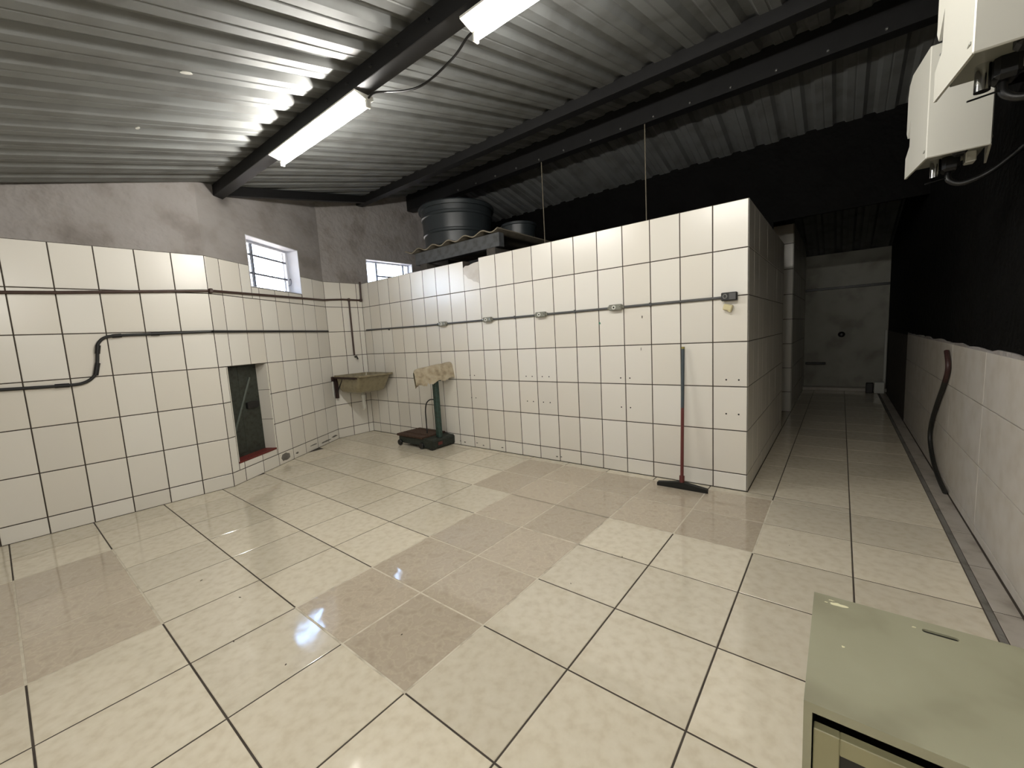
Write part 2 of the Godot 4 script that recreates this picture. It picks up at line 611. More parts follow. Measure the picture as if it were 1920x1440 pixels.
func build_walls() -> void:
	# long left wall
	var ta := Vector3(0.0731, 0, -0.9973)
	var a0 := B0 - ta * 3.0
	var wa := setting("wall_left", wall_frame(a0, B0))
	var fa := wall_frame(a0, B0)
	wall_body(wa, 3.0, 0.2, [], 0.0, TILE_TOP, func(_s): return 9.0, M.grout, "mortar")
	wall_body(wa, 3.0, 0.2, [], TILE_TOP, 9.0, func(s): return roof_y((fa * Vector3(s, 0, 0)).z) + 0.01, M.plaster, "plaster")
	var cols: Array = []
	for k in range(12, -1, -1):
		cols.append(3.0 - 0.25 * k)
	lay_tiles(wa, cols, ROWS, [], 3)
	# angled wall with the window and the hatch
	var fb := wall_frame(B0, B1)
	var wb := setting("wall_window", fb)
	var lb := (B1 - B0).length()
	var win := Rect2(0.57, 2.05, 0.88, 0.55)
	var hatch := Rect2(0.095, 0.21, 0.56, 0.995)
	wall_body(wb, lb, 0.22, [hatch, win], 0.0, TILE_TOP, func(_s): return 9.0, M.grout, "mortar")
	wall_body(wb, lb, 0.22, [win], TILE_TOP, 9.0, func(s): return roof_y((fb * Vector3(s, 0, 0)).z) + 0.01, M.plaster, "plaster")
	var bcols := [0.0, 0.165, 0.425, 0.675, 0.935, 1.185, 1.445, 1.70, lb]
	lay_tiles(wb, bcols, ROWS, [win.grow(0.004), hatch.grow(0.002)], 5)
	# short wall behind the sink, running on behind the partition
	var c1 := Vector3(-5.125, 0, -1.15)
	var fc := wall_frame(B1, c1)
	var wc := setting("wall_sink", fc)
	var lc := (c1 - B1).length()
	var win2 := Rect2(0.700, 2.30, 0.84, 0.355)
	wall_body(wc, lc, 0.22, [win2], 0.0, TILE_TOP, func(_s): return 9.0, M.grout, "mortar")
	wall_body(wc, lc, 0.22, [win2], TILE_TOP, 9.0, func(s): return roof_y((fc * Vector3(s, 0, 0)).z) + 0.01, M.plaster, "plaster", [1.573])
	lay_tiles(wc, [0.0, 0.243, 0.490, 0.570], ROWS, [], 7)
	# pilaster and outer wall further back
	var wp := setting("wall_pilaster", wall_frame(Vector3(-5.14, 0, -1.15), Vector3(-4.86, 0, -1.15)))
	wall_body(wp, 0.28, 0.4, [], 0.0, 9.0, func(_s): return 3.70, M.plaster, "plaster")
	var fo := wall_frame(Vector3(-5.10, 0, -1.5), Vector3(-5.10, 0, -6.45))
	var wo := setting("wall_outer", fo)
	wall_body(wo, 4.95, 0.2, [], 0.0, 9.0, func(s): return roof_y((fo * Vector3(s, 0, 0)).z) + 0.01, M.raw_wall, "masonry")

	# the long tiled partition
	var fd := wall_frame(Vector3(-5.19, 0, 0), Vector3(0, 0, 0))
	var wd := setting("wall_partition", fd)
	var notch := Rect2(5.19 - 3.0, 2.205, 0.25, 0.2)
	wall_body(wd, 5.184, 0.12, [notch], 0.0, TILE_TOP, func(_s): return 9.0, M.grout, "mortar")
	var dcols: Array = [0.0]
	for k in range(20, -1, -1):
		dcols.append(5.19 - 0.25 * k)
	lay_tiles(wd, dcols, ROWS, [Rect2(5.19 - 3.0, 1.919, 0.25, 0.4)], 9)
	# the broken tile beside the notch: its lower piece and the bare plaster above it
	var st := begin()
	prism(st, PackedVector2Array([Vector2(2.193, 1.922), Vector2(2.437, 1.922), Vector2(2.437, 1.985), Vector2(2.40, 2.005), Vector2(2.352, 2.018), Vector2(2.318, 2.045), Vector2(2.262, 2.062), Vector2(2.225, 2.105), Vector2(2.193, 2.118)]), -0.002, 0.0025)
	obj("broken_tile", st, M.glaze[0], wd)
	st = begin()
	prism(st, PackedVector2Array([Vector2(2.19, 1.93), Vector2(2.44, 1.93), Vector2(2.44, 2.232), Vector2(2.36, 2.228), Vector2(2.28, 2.21), Vector2(2.22, 2.213), Vector2(2.19, 2.19)]), -0.10, 0.0008)
	obj("bare_plaster", st, M.wall_white, wd)
	# screw holes
	st = begin()
	lathe(st, [Vector2(0.0065, 0.0), Vector2(0.0065, 0.0036), Vector2(0.0, 0.0036)], 10, Transform3D(Basis(Vector3(1, 0, 0), PI / 2), Vector3.ZERO))
	var hole := st.commit()
	for x in [-3.0, -2.928, -2.146, -2.064, -1.932, -1.846, -1.046, -0.957, -0.151, -0.061]:
		for y in [0.905, 0.628]:
			var o := obj("screw_hole", hole, M.dark_hole, wd)
			o.position = Vector3(x + 5.19, y, 0)
	# chipped spots along its foot, a green paint dab, two scuffs
	var rng := RandomNumberGenerator.new()
	rng.seed = 15
	for p in [[-3.25, 0.05], [-3.17, 0.045], [-2.96, 0.06], [-2.85, 0.04], [-2.55, 0.05], [-1.79, 0.045], [-1.74, 0.05]]:
		st = begin()
		blot(st, Vector2(p[0] + 5.19, p[1]), 0.016, 0.008, rng, 0.0040)
		obj("chip", st, M.cement, wd)
	st = begin()
	blot(st, Vector2(-1.243 + 5.19, 1.425), 0.011, 0.016, rng, 0.0040)
	obj("paint_dab", st, M.green_dab, wd)
	for p in [[-0.83, 1.455, 0.006, 0.014], [-0.845, 1.17, 0.004, 0.016]]:
		st = begin()
		blot(st, Vector2(p[0] + 5.19, p[1]), p[2], p[3], rng, 0.0040)
		obj("scuff", st, M.cement, wd)
	# cement smears at the foot of the angled wall
	for p in [[0.78, 0.075, 0.085, 0.055], [1.0, 0.06, 0.028, 0.012], [1.34, 0.07, 0.10, 0.008], [1.62, 0.045, 0.13, 0.012], [1.85, 0.06, 0.08, 0.014]]:
		st = begin()
		blot(st, Vector2(p[0], p[1]), p[2], p[3], rng, 0.0040)
		obj("cement_smear", st, M.cement, wb)

	# its end, turning into the corridor
	var fs := wall_frame(Vector3(0, 0, 0), Vector3(0, 0, -2.45))
	var ws := setting("wall_corridor", fs)
	wall_body(ws, 2.45, 0.12, [], 0.0, TILE_TOP, func(_s): return 9.0, M.grout, "mortar")
	lay_tiles(ws, steps(0.003, 2.45, 0.25), ROWS, [], 12, 0.006, [M.glaze[0]], 0.0025, "tile", 0.0012)
	var wk := setting("wall_back", wall_frame(Vector3(-5.1, 0, -2.41), Vector3(-0.12, 0, -2.41)))
	wall_body(wk, 4.98, 0.12, [], 0.0, 9.0, func(_s): return 2.275, M.raw_wall, "masonry")
	var wh := setting("wall_header", wall_frame(Vector3(-5.1, 0, -2.40), Vector3(1.235, 0, -2.40)))
	wall_body(wh, 6.335, 0.04, [Rect2(4.99, 2.275, 1.345, 0.265)], 2.275, 9.0, func(_s): return roof_y(-2.40) + 0.02, M.black_paint, "black_boarding")

	# taller pier beyond the passage
	var wq := setting("wall_pier", wall_frame(Vector3(-1.2, 0, -3.704), Vector3(0.0, 0, -3.704)))
	wall_body(wq, 1.2, 2.7, [], 0.0, 9.0, func(_s): return 2.735, M.grout, "masonry")
	var prow: Array = [0.0, 0.30, 0.66, 1.02, 1.38, 1.74, 2.10, 2.46, 2.735]
	lay_tiles(wq, [0.0, 0.3, 0.6, 0.9, 1.2], prow, [], 21)
	var wr := setting("wall_pier_side", wall_frame(Vector3(0.002, 0, -3.704), Vector3(0.002, 0, -6.4)))
	lay_tiles(wr, steps(0.0, 2.68, 0.45), prow, [], 22)

	# right wall: pale courses low down, black paint above
	var fr := wall_frame(Vector3(1.23, 0, -6.4), Vector3(1.23, 0, 5.25))
	var wrt := setting("wall_right", fr)
	wall_body(wrt, 11.65, 0.2, [], 0.0, 1.09, func(_s): return 9.0, M.grout, "mortar")
	wall_body(wrt, 11.65, 0.2, [], 1.09, 9.0, func(s): return roof_y((fr * Vector3(s, 0, 0)).z) + 0.01, M.black_paint, "black_paint", [5.4])
	lay_tiles(wrt, steps(2.9, 11.6, 0.9), [0.0, 0.055, 0.425, 0.79, 1.105], [], 31, 0.005, [M.wall_white], 0.010, "tile", 0.0015)
	st = begin()
	var edge: PackedVector2Array = []
	rng.seed = 4
	var n := 80
	for i in n + 1:
		edge.append(Vector2(2.9 + 8.7 * i / n, 1.118 + rng.randf_range(-0.008, 0.01)))
	edge.append(Vector2(11.6, 1.10))
	edge.append(Vector2(2.9, 1.10))
	prism(st, edge, 0.0, 0.009)
	obj("mortar_edge", st, M.plaster, wrt)

	# end of the corridor and the wall behind the viewer
	var fe := wall_frame(Vector3(-5.2, 0, -6.4), Vector3(1.4, 0, -6.4))
	var wend := setting("wall_end", fe)
	wall_body(wend, 6.6, 0.2, [], 0.0, 9.0, func(_s): return 2.566, M.end_wall, "plaster")
	st = begin()
	rbox(st, Vector3(5.2, 1.90, 0.0), Vector3(6.43, 1.945, 0.025), 0.004)
	obj("rail", st, M.black_plastic, wend)
	st = begin()
	rbox(st, Vector3(5.2, 0.0, 0.0), Vector3(6.43, 0.06, 0.22), 0.006)
	obj("step", st, M.wall_white, wend)
	var fz := wall_frame(Vector3(1.4, 0, 5.25), Vector3(-4.7, 0, 5.25))
	var wz := setting("wall_rear", fz)
	wall_body(wz, 6.1, 0.2, [], 0.0, 9.0, func(_s): return roof_y(5.25) + 0.02, M.wall_white, "plaster")

# a ragged flat blot of matter on a wall face
func blot(st: SurfaceTool, at: Vector2, rx: float, ry: float, rng: RandomNumberGenerator, z: float) -> void:
	var p: PackedVector2Array = []
	for i in 14:
		var a := TAU * i / 14.0
		var r := rng.randf_range(0.6, 1.1)
		p.append(at + Vector2(cos(a) * rx * r, maxf(sin(a) * ry * r, -at.y + 0.002)))
	prism(st, p, z - 0.004, z)

# ------------------------------------------------------------------ roof
func sheet_mesh(width_ribs: int, length: float) -> ArrayMesh:
	# trapezoidal profile along x, extruded along z, with thickness
	var prof: Array = []
	for i in width_ribs:
		var x := i * 0.25
		prof.append_array([Vector2(x, 0), Vector2(x + 0.058, 0), Vector2(x + 0.063, 0.004), Vector2(x + 0.071, 0.004), Vector2(x + 0.076, 0), Vector2(x + 0.134, 0), Vector2(x + 0.166, 0.036), Vector2(x + 0.218, 0.036)])
	prof.append(Vector2(width_ribs * 0.25, 0))
	var st := begin()
	for i in prof.size() - 1:
		var a: Vector2 = prof[i]
		var b: Vector2 = prof[i + 1]
		var d := b - a
		var up := Vector3(-d.y, d.x, 0).normalized()
		for s: float in [0.0, 0.004]:
			quad(st, Vector3(a.x, a.y + s, 0), Vector3(b.x, b.y + s, 0), Vector3(b.x, b.y + s, length), Vector3(a.x, a.y + s, length), up if s > 0.0 else -up)
		for z: float in [0.0, length]:
			quad(st, Vector3(a.x, a.y, z), Vector3(b.x, b.y, z), Vector3(b.x, b.y + 0.004, z), Vector3(a.x, a.y + 0.004, z), Vector3(0, 0, 1 if z > 0.0 else -1))
	return st.commit()

func build_roof() -> void:
	var c := setting("ceiling")
	var near := sheet_mesh(4, 6.75)
	var far := sheet_mesh(4, 5.85)
	for i in 8:
		var o := obj("roof_sheet", near, M.zinc, c)
		o.position = Vector3(-5.95 + i * 1.0, roof_y(-1.0), -1.0)
		o.rotation.x = atan(0.25)
		var q := obj("roof_sheet", far, M.zinc, c)
		var ang := -atan(0.22)
		q.rotation.x = ang
		q.position = Vector3(-5.95 + i * 1.0, roof_y(-1.0), -1.0) - Basis(Vector3(1, 0, 0), ang) * Vector3(0, 0, 5.85)
	var st := begin()
	rbox(st, Vector3(-5.95, 3.755, -1.16), Vector3(2.05, 3.80, -0.84), 0.004)
	obj("ridge_cap", st, M.zinc, c)
	for p in [[-2.147, 2.83, 0.012, 0.030], [-2.961, 2.885, 0.018, 0.012]]:
		st = begin()
		var poly: PackedVector2Array = []
		for i in 10:
			poly.append(Vector2(cos(TAU * i / 10.0) * p[2], sin(TAU * i / 10.0) * p[3]))
		prism(st, poly, -0.004, 0.004, Transform3D(Basis(Vector3(1, 0, 0), PI / 2 + atan(0.25)), Vector3(p[0], roof_y(p[1]) + 0.002, p[1])))
		obj("sealant_spot", st, M.white_plastic, c)
	# purlins along x
	var bolt := begin()
	lathe(bolt, [Vector2(0.0, -0.014), Vector2(0.009, -0.012), Vector2(0.012, 0.0)], 8)
	var bolt_mesh := bolt.commit()
	for p in [[-4.40, 1.22, 4.15, 4.25, 2.365, 2.465, "dark steel roof beam over the space behind the cabinet", 0],
			[-4.40, 1.22, 1.98, 2.08, 2.885, 2.985, "dark steel roof beam carrying both fluorescent lamps", 0],
			[-5.2, 1.25, -0.15, -0.05, 3.425, 3.53, "dark steel roof beam midway between lamps and ridge", 0],
			[-5.1, 1.25, -1.05, -0.93, 3.50, 3.755, "deep dark ridge beam with a row of bolts", 1],
			
			[-5.1, 1.25, -4.30, -4.20, 2.92, 3.05, "dark roof beam over the far part of the corridor", 0]]:
		var b := thing("roof_beam", Vector3((p[0] + p[1]) / 2, p[4], (p[2] + p[3]) / 2), p[6], "beam", "steel beams under the corrugated roof")
		var hx: float = (p[1] - p[0]) / 2
		var hz: float = (p[3] - p[2]) / 2
		var hy: float = p[5] - p[4]
		st = begin()
		rbox(st, Vector3(-hx, 0.0, hz - 0.004), Vector3(hx, hy, hz), 0.001)
		var web := obj("web", st, M.beam, b)
		st = begin()
		rbox(st, Vector3(-hx, 0.0, -hz), Vector3(hx, 0.005, hz - 0.004), 0.001)
		obj("lower_flange", st, M.beam, b)
		st = begin()
		rbox(st, Vector3(-hx, hy - 0.005, -hz), Vector3(hx, hy, hz - 0.004), 0.001)
		obj("upper_flange", st, M.beam, b)
		st = begin()
		rbox(st, Vector3(-hx, 0.005, -hz), Vector3(hx, 0.028, -hz + 0.004), 0.001)
		obj("lip", st, M.beam, b)
		if p[7] == 1:
			for i in 14:
				var o := obj("bolt", bolt_mesh, M.steel, web)
				o.position = Vector3(-hx + 1.2 + i * 0.36, 0.03, hz)
				o.rotation.x = -PI / 2
		if p[2] > 1.0 and p[2] < 3.0:
			for i in 10:
				var o := obj("bolt", bolt_mesh, M.beam, web)
				o.position = Vector3(-hx + 2.3 + i * 0.25, 0.05, hz)
				o.rotation.x = -PI / 2
	# rafter along the top of the left walls
	var p0 := Vector3(-4.36, roof_y(1.98) - 0.05, 1.98)
	var p1 := Vector3(-5.02, roof_y(-0.16) - 0.05, -0.16)
	var ax := (p1 - p0).normalized()
	var side := ax.cross(UP).normalized()
	st = begin()
	rbox(st, Vector3(0, -0.047, -0.04), Vector3((p1 - p0).length(), 0.045, 0.04), 0.004, Transform3D(Basis(ax, side.cross(ax), side), p0))
	tag(obj("rafter", st, M.beam), "dark steel rafter climbing along the top of the plastered wall", "beam")
	# thin rods hanging from the ridge
	for x in [-2.445, -1.124]:
		st = begin()
		tube(st, [Vector3(x, 3.51, -0.955), Vector3(x, 1.9, -0.955)], 0.006, 8)
		obj_rod(st, x)

func obj_rod(st: SurfaceTool, x: float) -> void:
	var o := obj("hanging_rod", st, M.fibre)
	tag(o, "thin pale rod hanging behind the partition near the tanks" if x < -2.0 else "thin pale rod hanging behind the partition above the outlet boxes", "rod", "rods hanging from the ridge beam")

# ------------------------------------------------------------------ windows and hatch
func bar(st: SurfaceTool, a: Vector2, b: Vector2, z0: float, z1: float) -> void:
	rbox(st, Vector3(a.x, a.y, z0), Vector3(b.x, b.y, z1), 0.002)

# white lining round a window opening
func reveal(w: Node3D, r: Rect2, deep: float) -> void:
	var a := r.position
	var b := r.end
	for q in [[a.x - 0.003, a.y - 0.003, a.x + 0.005, b.y + 0.003], [b.x - 0.005, a.y - 0.003, b.x + 0.003, b.y + 0.003], [a.x + 0.005, a.y - 0.003, b.x - 0.005, a.y + 0.005], [a.x + 0.005, b.y - 0.005, b.x - 0.005, b.y + 0.003]]:
		var st := begin()
		rbox(st, Vector3(q[0], q[1], -deep), Vector3(q[2], q[3], 0.003), 0.001)
		obj("lining", st, M.frame_white, w)

func build_openings() -> void:
	var fb := wall_frame(B0, B1)
	var w1 := setting("window_1", fb)
	var x0 := 0.57
	var x1 := 1.45
	var y0 := 2.05
	var y1 := 2.60
	var st := begin()
	bar(st, Vector2(x0, y0), Vector2(x1, y0 + 0.03), -0.17, -0.14)
	bar(st, Vector2(x0, y1 - 0.03), Vector2(x1, y1), -0.17, -0.14)
	bar(st, Vector2(x0, y0 + 0.03), Vector2(x0 + 0.03, y1 - 0.03), -0.17, -0.14)
	bar(st, Vector2(x1 - 0.045, y0 + 0.03), Vector2(x1, y1 - 0.03), -0.17, -0.14)
	obj("window_frame", st, M.frame_white, w1)
	st = begin()
	bar(st, Vector2(0.805, y0 + 0.03), Vector2(0.835, y1 - 0.03), -0.165, -0.14)
	obj("mullion", st, M.frame, w1)
	reveal(w1, Rect2(x0, y0, x1 - x0, y1 - y0), 0.14)
	for y: float in [2.226, 2.434]:
		st = begin()
		bar(st, Vector2(x0 + 0.03, y), Vector2(x1 - 0.045, y + 0.020), -0.167, -0.143)
		obj("transom", st, M.frame, w1)
	for r in [[y0 + 0.03, 2.222], [2.248, 2.430], [2.456, y1 - 0.03]]:
		for c in [[x0 + 0.03, 0.805], [0.835, x1 - 0.045]]:
			st = begin()
			plain_box(st, Vector3(c[0], r[0], -0.157), Vector3(c[1], r[1], -0.154))
			obj("pane", st, M.glass, w1)
	for i in 8:
		st = begin()
		tube(st, [Vector3(0.68 + i * 0.104, y0, -0.195), Vector3(0.68 + i * 0.104, y1, -0.195)], 0.0035, 8)
		obj("grille_bar", st, M.frame, w1)
	st = begin()
	tube(st, curve([Vector3(1.40, 2.16, -0.14), Vector3(1.405, 2.17, -0.11), Vector3(1.41, 2.21, -0.10), Vector3(1.405, 2.245, -0.105), Vector3(1.395, 2.23, -0.11)], 5), 0.005, 8)
	obj("latch_handle", st, M.frame, w1)

	var fc := wall_frame(B1, Vector3(-5.125, 0, -1.15))
	var w2 := setting("window_2", fc)
	x0 = 0.700
	x1 = 1.54
	y0 = 2.30
	y1 = 2.655
	st = begin()
	bar(st, Vector2(x0, y0), Vector2(x1, y0 + 0.025), -0.13, -0.10)
	bar(st, Vector2(x0, y1 - 0.025), Vector2(x1, y1), -0.13, -0.10)
	bar(st, Vector2(x0, y0 + 0.025), Vector2(x0 + 0.025, y1 - 0.025), -0.13, -0.10)
	bar(st, Vector2(x1 - 0.025, y0 + 0.025), Vector2(x1, y1 - 0.025), -0.13, -0.10)
	obj("window_frame", st, M.frame_white, w2)
	reveal(w2, Rect2(x0, y0, x1 - x0, y1 - y0), 0.10)
	for x: float in [0.93, 1.43]:
		st = begin()
		bar(st, Vector2(x - 0.013, y0 + 0.025), Vector2(x + 0.013, y1 - 0.025), -0.127, -0.10)
		obj("mullion", st, M.frame, w2)
	st = begin()
	bar(st, Vector2(0.943, 2.42), Vector2(1.417, 2.442), -0.125, -0.102)
	obj("transom", st, M.frame, w2)
	for c in [[x0 + 0.025, 0.917, y0 + 0.025, y1 - 0.025], [0.943, 1.417, 2.442, y1 - 0.025], [0.943, 1.417, y0 + 0.025, 2.42], [1.443, x1 - 0.025, y0 + 0.025, y1 - 0.025]]:
		st = begin()
		plain_box(st, Vector3(c[0], c[2], -0.117), Vector3(c[1], c[3], -0.114))
		obj("pane", st, M.glass, w2)

	# hatch door set back in the angled wall
	var d := setting("door_1", fb)
	st = begin()
	rbox(st, Vector3(0.097, 0.215, -0.155), Vector3(0.653, 1.203, -0.135), 0.003)
	obj("door_sheet", st, M.hatch, d)
	for x: float in [0.115, 0.245, 0.375]:
		st = begin()
		rbox(st, Vector3(x, 0.26, -0.136), Vector3(x + 0.125, 1.19, -0.129), 0.003)
		obj("door_board", st, M.hatch, d)
	st = begin()
	var q0 := Vector3(0.22, 0.47, -0.127)
	var q1 := Vector3(0.53, 1.06, -0.127)
	var da := (q1 - q0).normalized()
	var dn := Vector3(0, 0, 1)
	rbox(st, Vector3(0, -0.010, -0.004), Vector3((q1 - q0).length(), 0.010, 0.006), 0.002, Transform3D(Basis(da, dn.cross(da), dn), q0))
	obj("diagonal_brace", st, M.hatch_bar, d)
	st = begin()
	rbox(st, Vector3(0.43, 0.72, -0.137), Vector3(0.60, 0.79, -0.10), 0.006)
	obj("latch", st, M.black_plastic, d)
	# white reveal beside it, in three pieces, lintel soffit and red sill
	var rv := setting("trim_1", fb)
	for y in [[0.225, 0.56], [0.565, 0.90], [0.905, 1.203]]:
		st = begin()
		rbox(st, Vector3(0.646, y[0], -0.134), Vector3(0.656, y[1], 0.004), 0.001)
		obj("reveal_tile", st, M.glaze[1], rv)
	st = begin()
	rbox(st, Vector3(0.094, 0.225, -0.134), Vector3(0.102, 1.203, 0.004), 0.001)
	obj("reveal_tile", st, M.glaze[1], rv)
	st = begin()
	rbox(st, Vector3(0.097, 0.206, -0.134), Vector3(0.655, 0.226, 0.008), 0.004)
	obj("red_sill", st, M.red_sill, rv)

# ------------------------------------------------------------------ lamps
func build_lamps() -> void:
	for i in 3:
		var x: float = [-2.40, -0.27, 0.15][i]
		var y: float = [2.833, 2.800, 2.290][i]
		var lz: float = [1.985, 1.985, 4.20][i]
		var l := thing("fluorescent_lamp", Vector3(x, y, lz), ["lit fluorescent tube lamp nearer the plastered window wall", "lit fluorescent tube lamp hanging further from the window wall", "lit fluorescent tube lamp on the low beam behind the metal cabinet"][i], "lamp", "tube lamps under the roof beam")
		var st := begin()
		var prof := PackedVector2Array([Vector2(-0.022, 0.020), Vector2(-0.098, 0.040), Vector2(-0.098, 0.050), Vector2(0.036, 0.050), Vector2(0.036, 0.030), Vector2(0.022, 0.020)])
		prism(st, prof, -0.615, 0.615, Transform3D(Basis(Vector3(0, 0, -1), UP, Vector3(1, 0, 0)), Vector3.ZERO))
		var bat := obj("batten", st, M.white_plastic, l)
		for s: float in [-1.0, 1.0]:
			st = begin()
			rbox(st, Vector3(s * 0.606 - 0.008, -0.022, -0.017), Vector3(s * 0.606 + 0.008, 0.022, 0.017), 0.004)
			obj("tube_holder", st, M.white_plastic, bat)
			if i > 0:
				st = begin()
				rbox(st, Vector3(s * 0.45 - 0.02, 0.048, -0.015), Vector3(s * 0.45 + 0.02, 0.088, 0.015), 0.002)
				obj("hanger", st, M.beam, l)
		st = begin()
		tube(st, [Vector3(-0.597, 0, 0), Vector3(0.597, 0, 0)], 0.0145, 16)
		obj("tube", st, M.tube_glow, l)
		for k in 6:
			var o := OmniLight3D.new()
			o.name = "tube_light_%d_%d" % [i, k]
			o.position = Vector3(x - 0.5 + k * 0.2, y - 0.032, lz)
			o.light_color = Color(1.0, 0.985, 0.955)
			o.light_energy = 0.42
			o.light_size = 0.014
			o.omni_range = 20.0
			o.omni_attenuation = 2.0
			o.shadow_enabled = true
			add_child(o)
	var st := begin()
	tube(st, curve([Vector3(-1.785, 2.868, 1.985), Vector3(-1.70, 2.868, 1.985), Vector3(-1.437, 2.775, 1.985), Vector3(-1.254, 2.745, 1.985), Vector3(-1.041, 2.778, 1.985), Vector3(-0.935, 2.826, 1.985), Vector3(-0.885, 2.836, 1.985)], 6), 0.006, 8)
	tag(obj("lamp_cable", st, M.black_plastic), "black cable sagging between the two tube lamps", "cable")

# ------------------------------------------------------------------ pipes on the walls
func build_pipes() -> void:
	var fb := wall_frame(B0, B1)
	var fc := wall_frame(B1, Vector3(-5.125, 0, -1.15))
	var ta := Vector3(0.0731, 0, -0.9973)
	var a0 := B0 - ta * 3.0
	var fa := wall_frame(a0, B0)
	# brown water pipe
	var w := thing("water_pipe", fc * Vector3(0.355, 1.20, 0.0), "brown water pipe running round the walls below the window to a tap", "pipe")
	var inv := w.transform.affine_inverse()
	var r := 0.013
	var o := 0.0025 + r
	var pts: Array = []
	for p in [[fa, 0.04, 1.80], [fa, 1.05, 1.852], [fa, 2.0, 1.885], [fa, 2.96, 1.940], [fb, 0.05, 1.945], [fb, 0.79, 1.972], [fb, 1.90, 2.010], [fc, 0.06, 2.020], [fc, 0.25, 2.030], [fc, 0.545, 2.026]]:
		pts.append(inv * (p[0] * Vector3(p[1], p[2], o)))
	var st := begin()
	tube(st, pts, r, 10)
	obj("main_pipe", st, M.brown_pipe, w)
	st = begin()
	tube(st, [inv * (fc * Vector3(0.545, 2.015, o)), inv * (fc * Vector3(0.553, 2.30, o))], r, 10)
	obj("riser", st, M.brown_pipe, w)
	st = begin()
	tube(st, [inv * (fc * Vector3(0.353, 2.03, o)), inv * (fc * Vector3(0.355, 1.21, o))], r, 10)
	obj("drop_pipe", st, M.brown_pipe, w)
	for p in [[fb, 0.01, 1.944], [fc, 0.353, 2.028], [fc, 0.545, 2.026]]:
		st = begin()
		var e: Vector3 = inv * (p[0] * Vector3(p[1], p[2], o))
		rbox(st, e - Vector3(0.022, 0.022, 0.018), e + Vector3(0.022, 0.022, 0.018), 0.008)
		obj("fitting", st, M.brown_pipe, w)
	var tp := thing("tap", fc * Vector3(0.355, 1.19, o), "small dark tap at the foot of the brown pipe above the sink", "tap")
	st = begin()
	tube(st, curve([Vector3(0, 0.03, 0), Vector3(0.0, 0.01, 0.0), Vector3(0.02, -0.01, 0), Vector3(0.055, -0.012, -0.005), Vector3(0.072, -0.045, -0.008)], 5), 0.011, 10)
	obj("spout", st, M.black_plastic, tp)
	st = begin()
	rbox(st, Vector3(0.01, 0.0, -0.02), Vector3(0.05, 0.012, 0.02), 0.004)
	obj("handle", st, M.chrome, tp)
	# black pipe with the S-bend
	var b := thing("black_pipe", fa * Vector3(2.0, 1.3, 0.0), "black plastic pipe with an S-bend and taped joints on the tiles", "pipe")
	inv = b.transform.affine_inverse()
	r = 0.0125
	o = 0.003 + r
	pts = []
	# along wall_left local x: s = 3 - (z - 2.259) / 0.9973
	for p in [[fa, 0.04, 1.19], [fa, 1.0, 1.172], [fa, 1.60, 1.165], [fa, 1.95, 1.156], [fa, 2.07, 1.165], [fa, 2.14, 1.22], [fa, 2.165, 1.31], [fa, 2.178, 1.40], [fa, 2.188, 1.47], [fa, 2.235, 1.525], [fa, 2.33, 1.54], [fa, 2.56, 1.546], [fa, 2.95, 1.555], [fb, 0.04, 1.555], [fb, 0.72, 1.562], [fb, 1.94, 1.572]]:
		pts.append(inv * (p[0] * Vector3(p[1], p[2], o)))
	st = begin()
	tube(st, curve(pts, 6), r, 10)
	obj("tube", st, M.black_pipe, b)
	for p in [[1.40, 1.168, 0, 0], [1.95, 1.157, 0, 0], [2.158, 1.27, 0.012, 0.05], [2.183, 1.43, 0.006, 0.035], [2.31, 1.538, 0.03, 0.002], [2.56, 1.546, 0.03, 0.0]]:
		st = begin()
		var dv := Vector3(p[2], p[3], 0) if p[2] + p[3] > 0.0 else Vector3(0.04, -0.001, 0)
		var cc := Vector3(p[0], p[1], o)
		tube(st, [inv * (fa * (cc - dv)), inv * (fa * (cc - dv * 0.6)), inv * (fa * (cc + dv * 0.6)), inv * (fa * (cc + dv))], r + 0.0045, 10)
		obj("joint_tape", st, M.black_plastic, b)
	# conduit with outlet boxes along the partition
	var c := thing("conduit", Vector3(-2.6, 1.557, 0.0), "grey electrical conduit running level along the tiled partition", "conduit")
	st = begin()
	o = 0.0025 + 0.011
	tube(st, [Vector3(-2.52, 0.018, o), Vector3(-1.2, 0.0, o), Vector3(-0.875, 0.0, o)], 0.011, 10)
	obj("tube", st, M.conduit, c)
	for run in [[-0.715, -0.118], [0.042, 0.625], [0.785, 1.454], [1.614, 2.418]]:
		st = begin()
		tube(st, [Vector3(run[0], 0.0, o), Vector3(run[1], -0.001, o)], 0.011, 10)
		obj("tube", st, M.conduit, c)
	for x: float in [-1.95, -0.9, 0.35, 1.10, 1.85]:
		st = begin()
		rbox(st, Vector3(x - 0.009, -0.016, 0.004), Vector3(x + 0.009, 0.016, o + 0.0125), 0.003)
		obj("clip", st, M.conduit, c)
	var names := ["grey outlet box on the conduit nearest the platform scale", "grey outlet box on the conduit, second from the scale", "grey outlet box on the conduit, third from the scale", "grey outlet box on the conduit, last one before the end box"]
	var first: Node3D = null
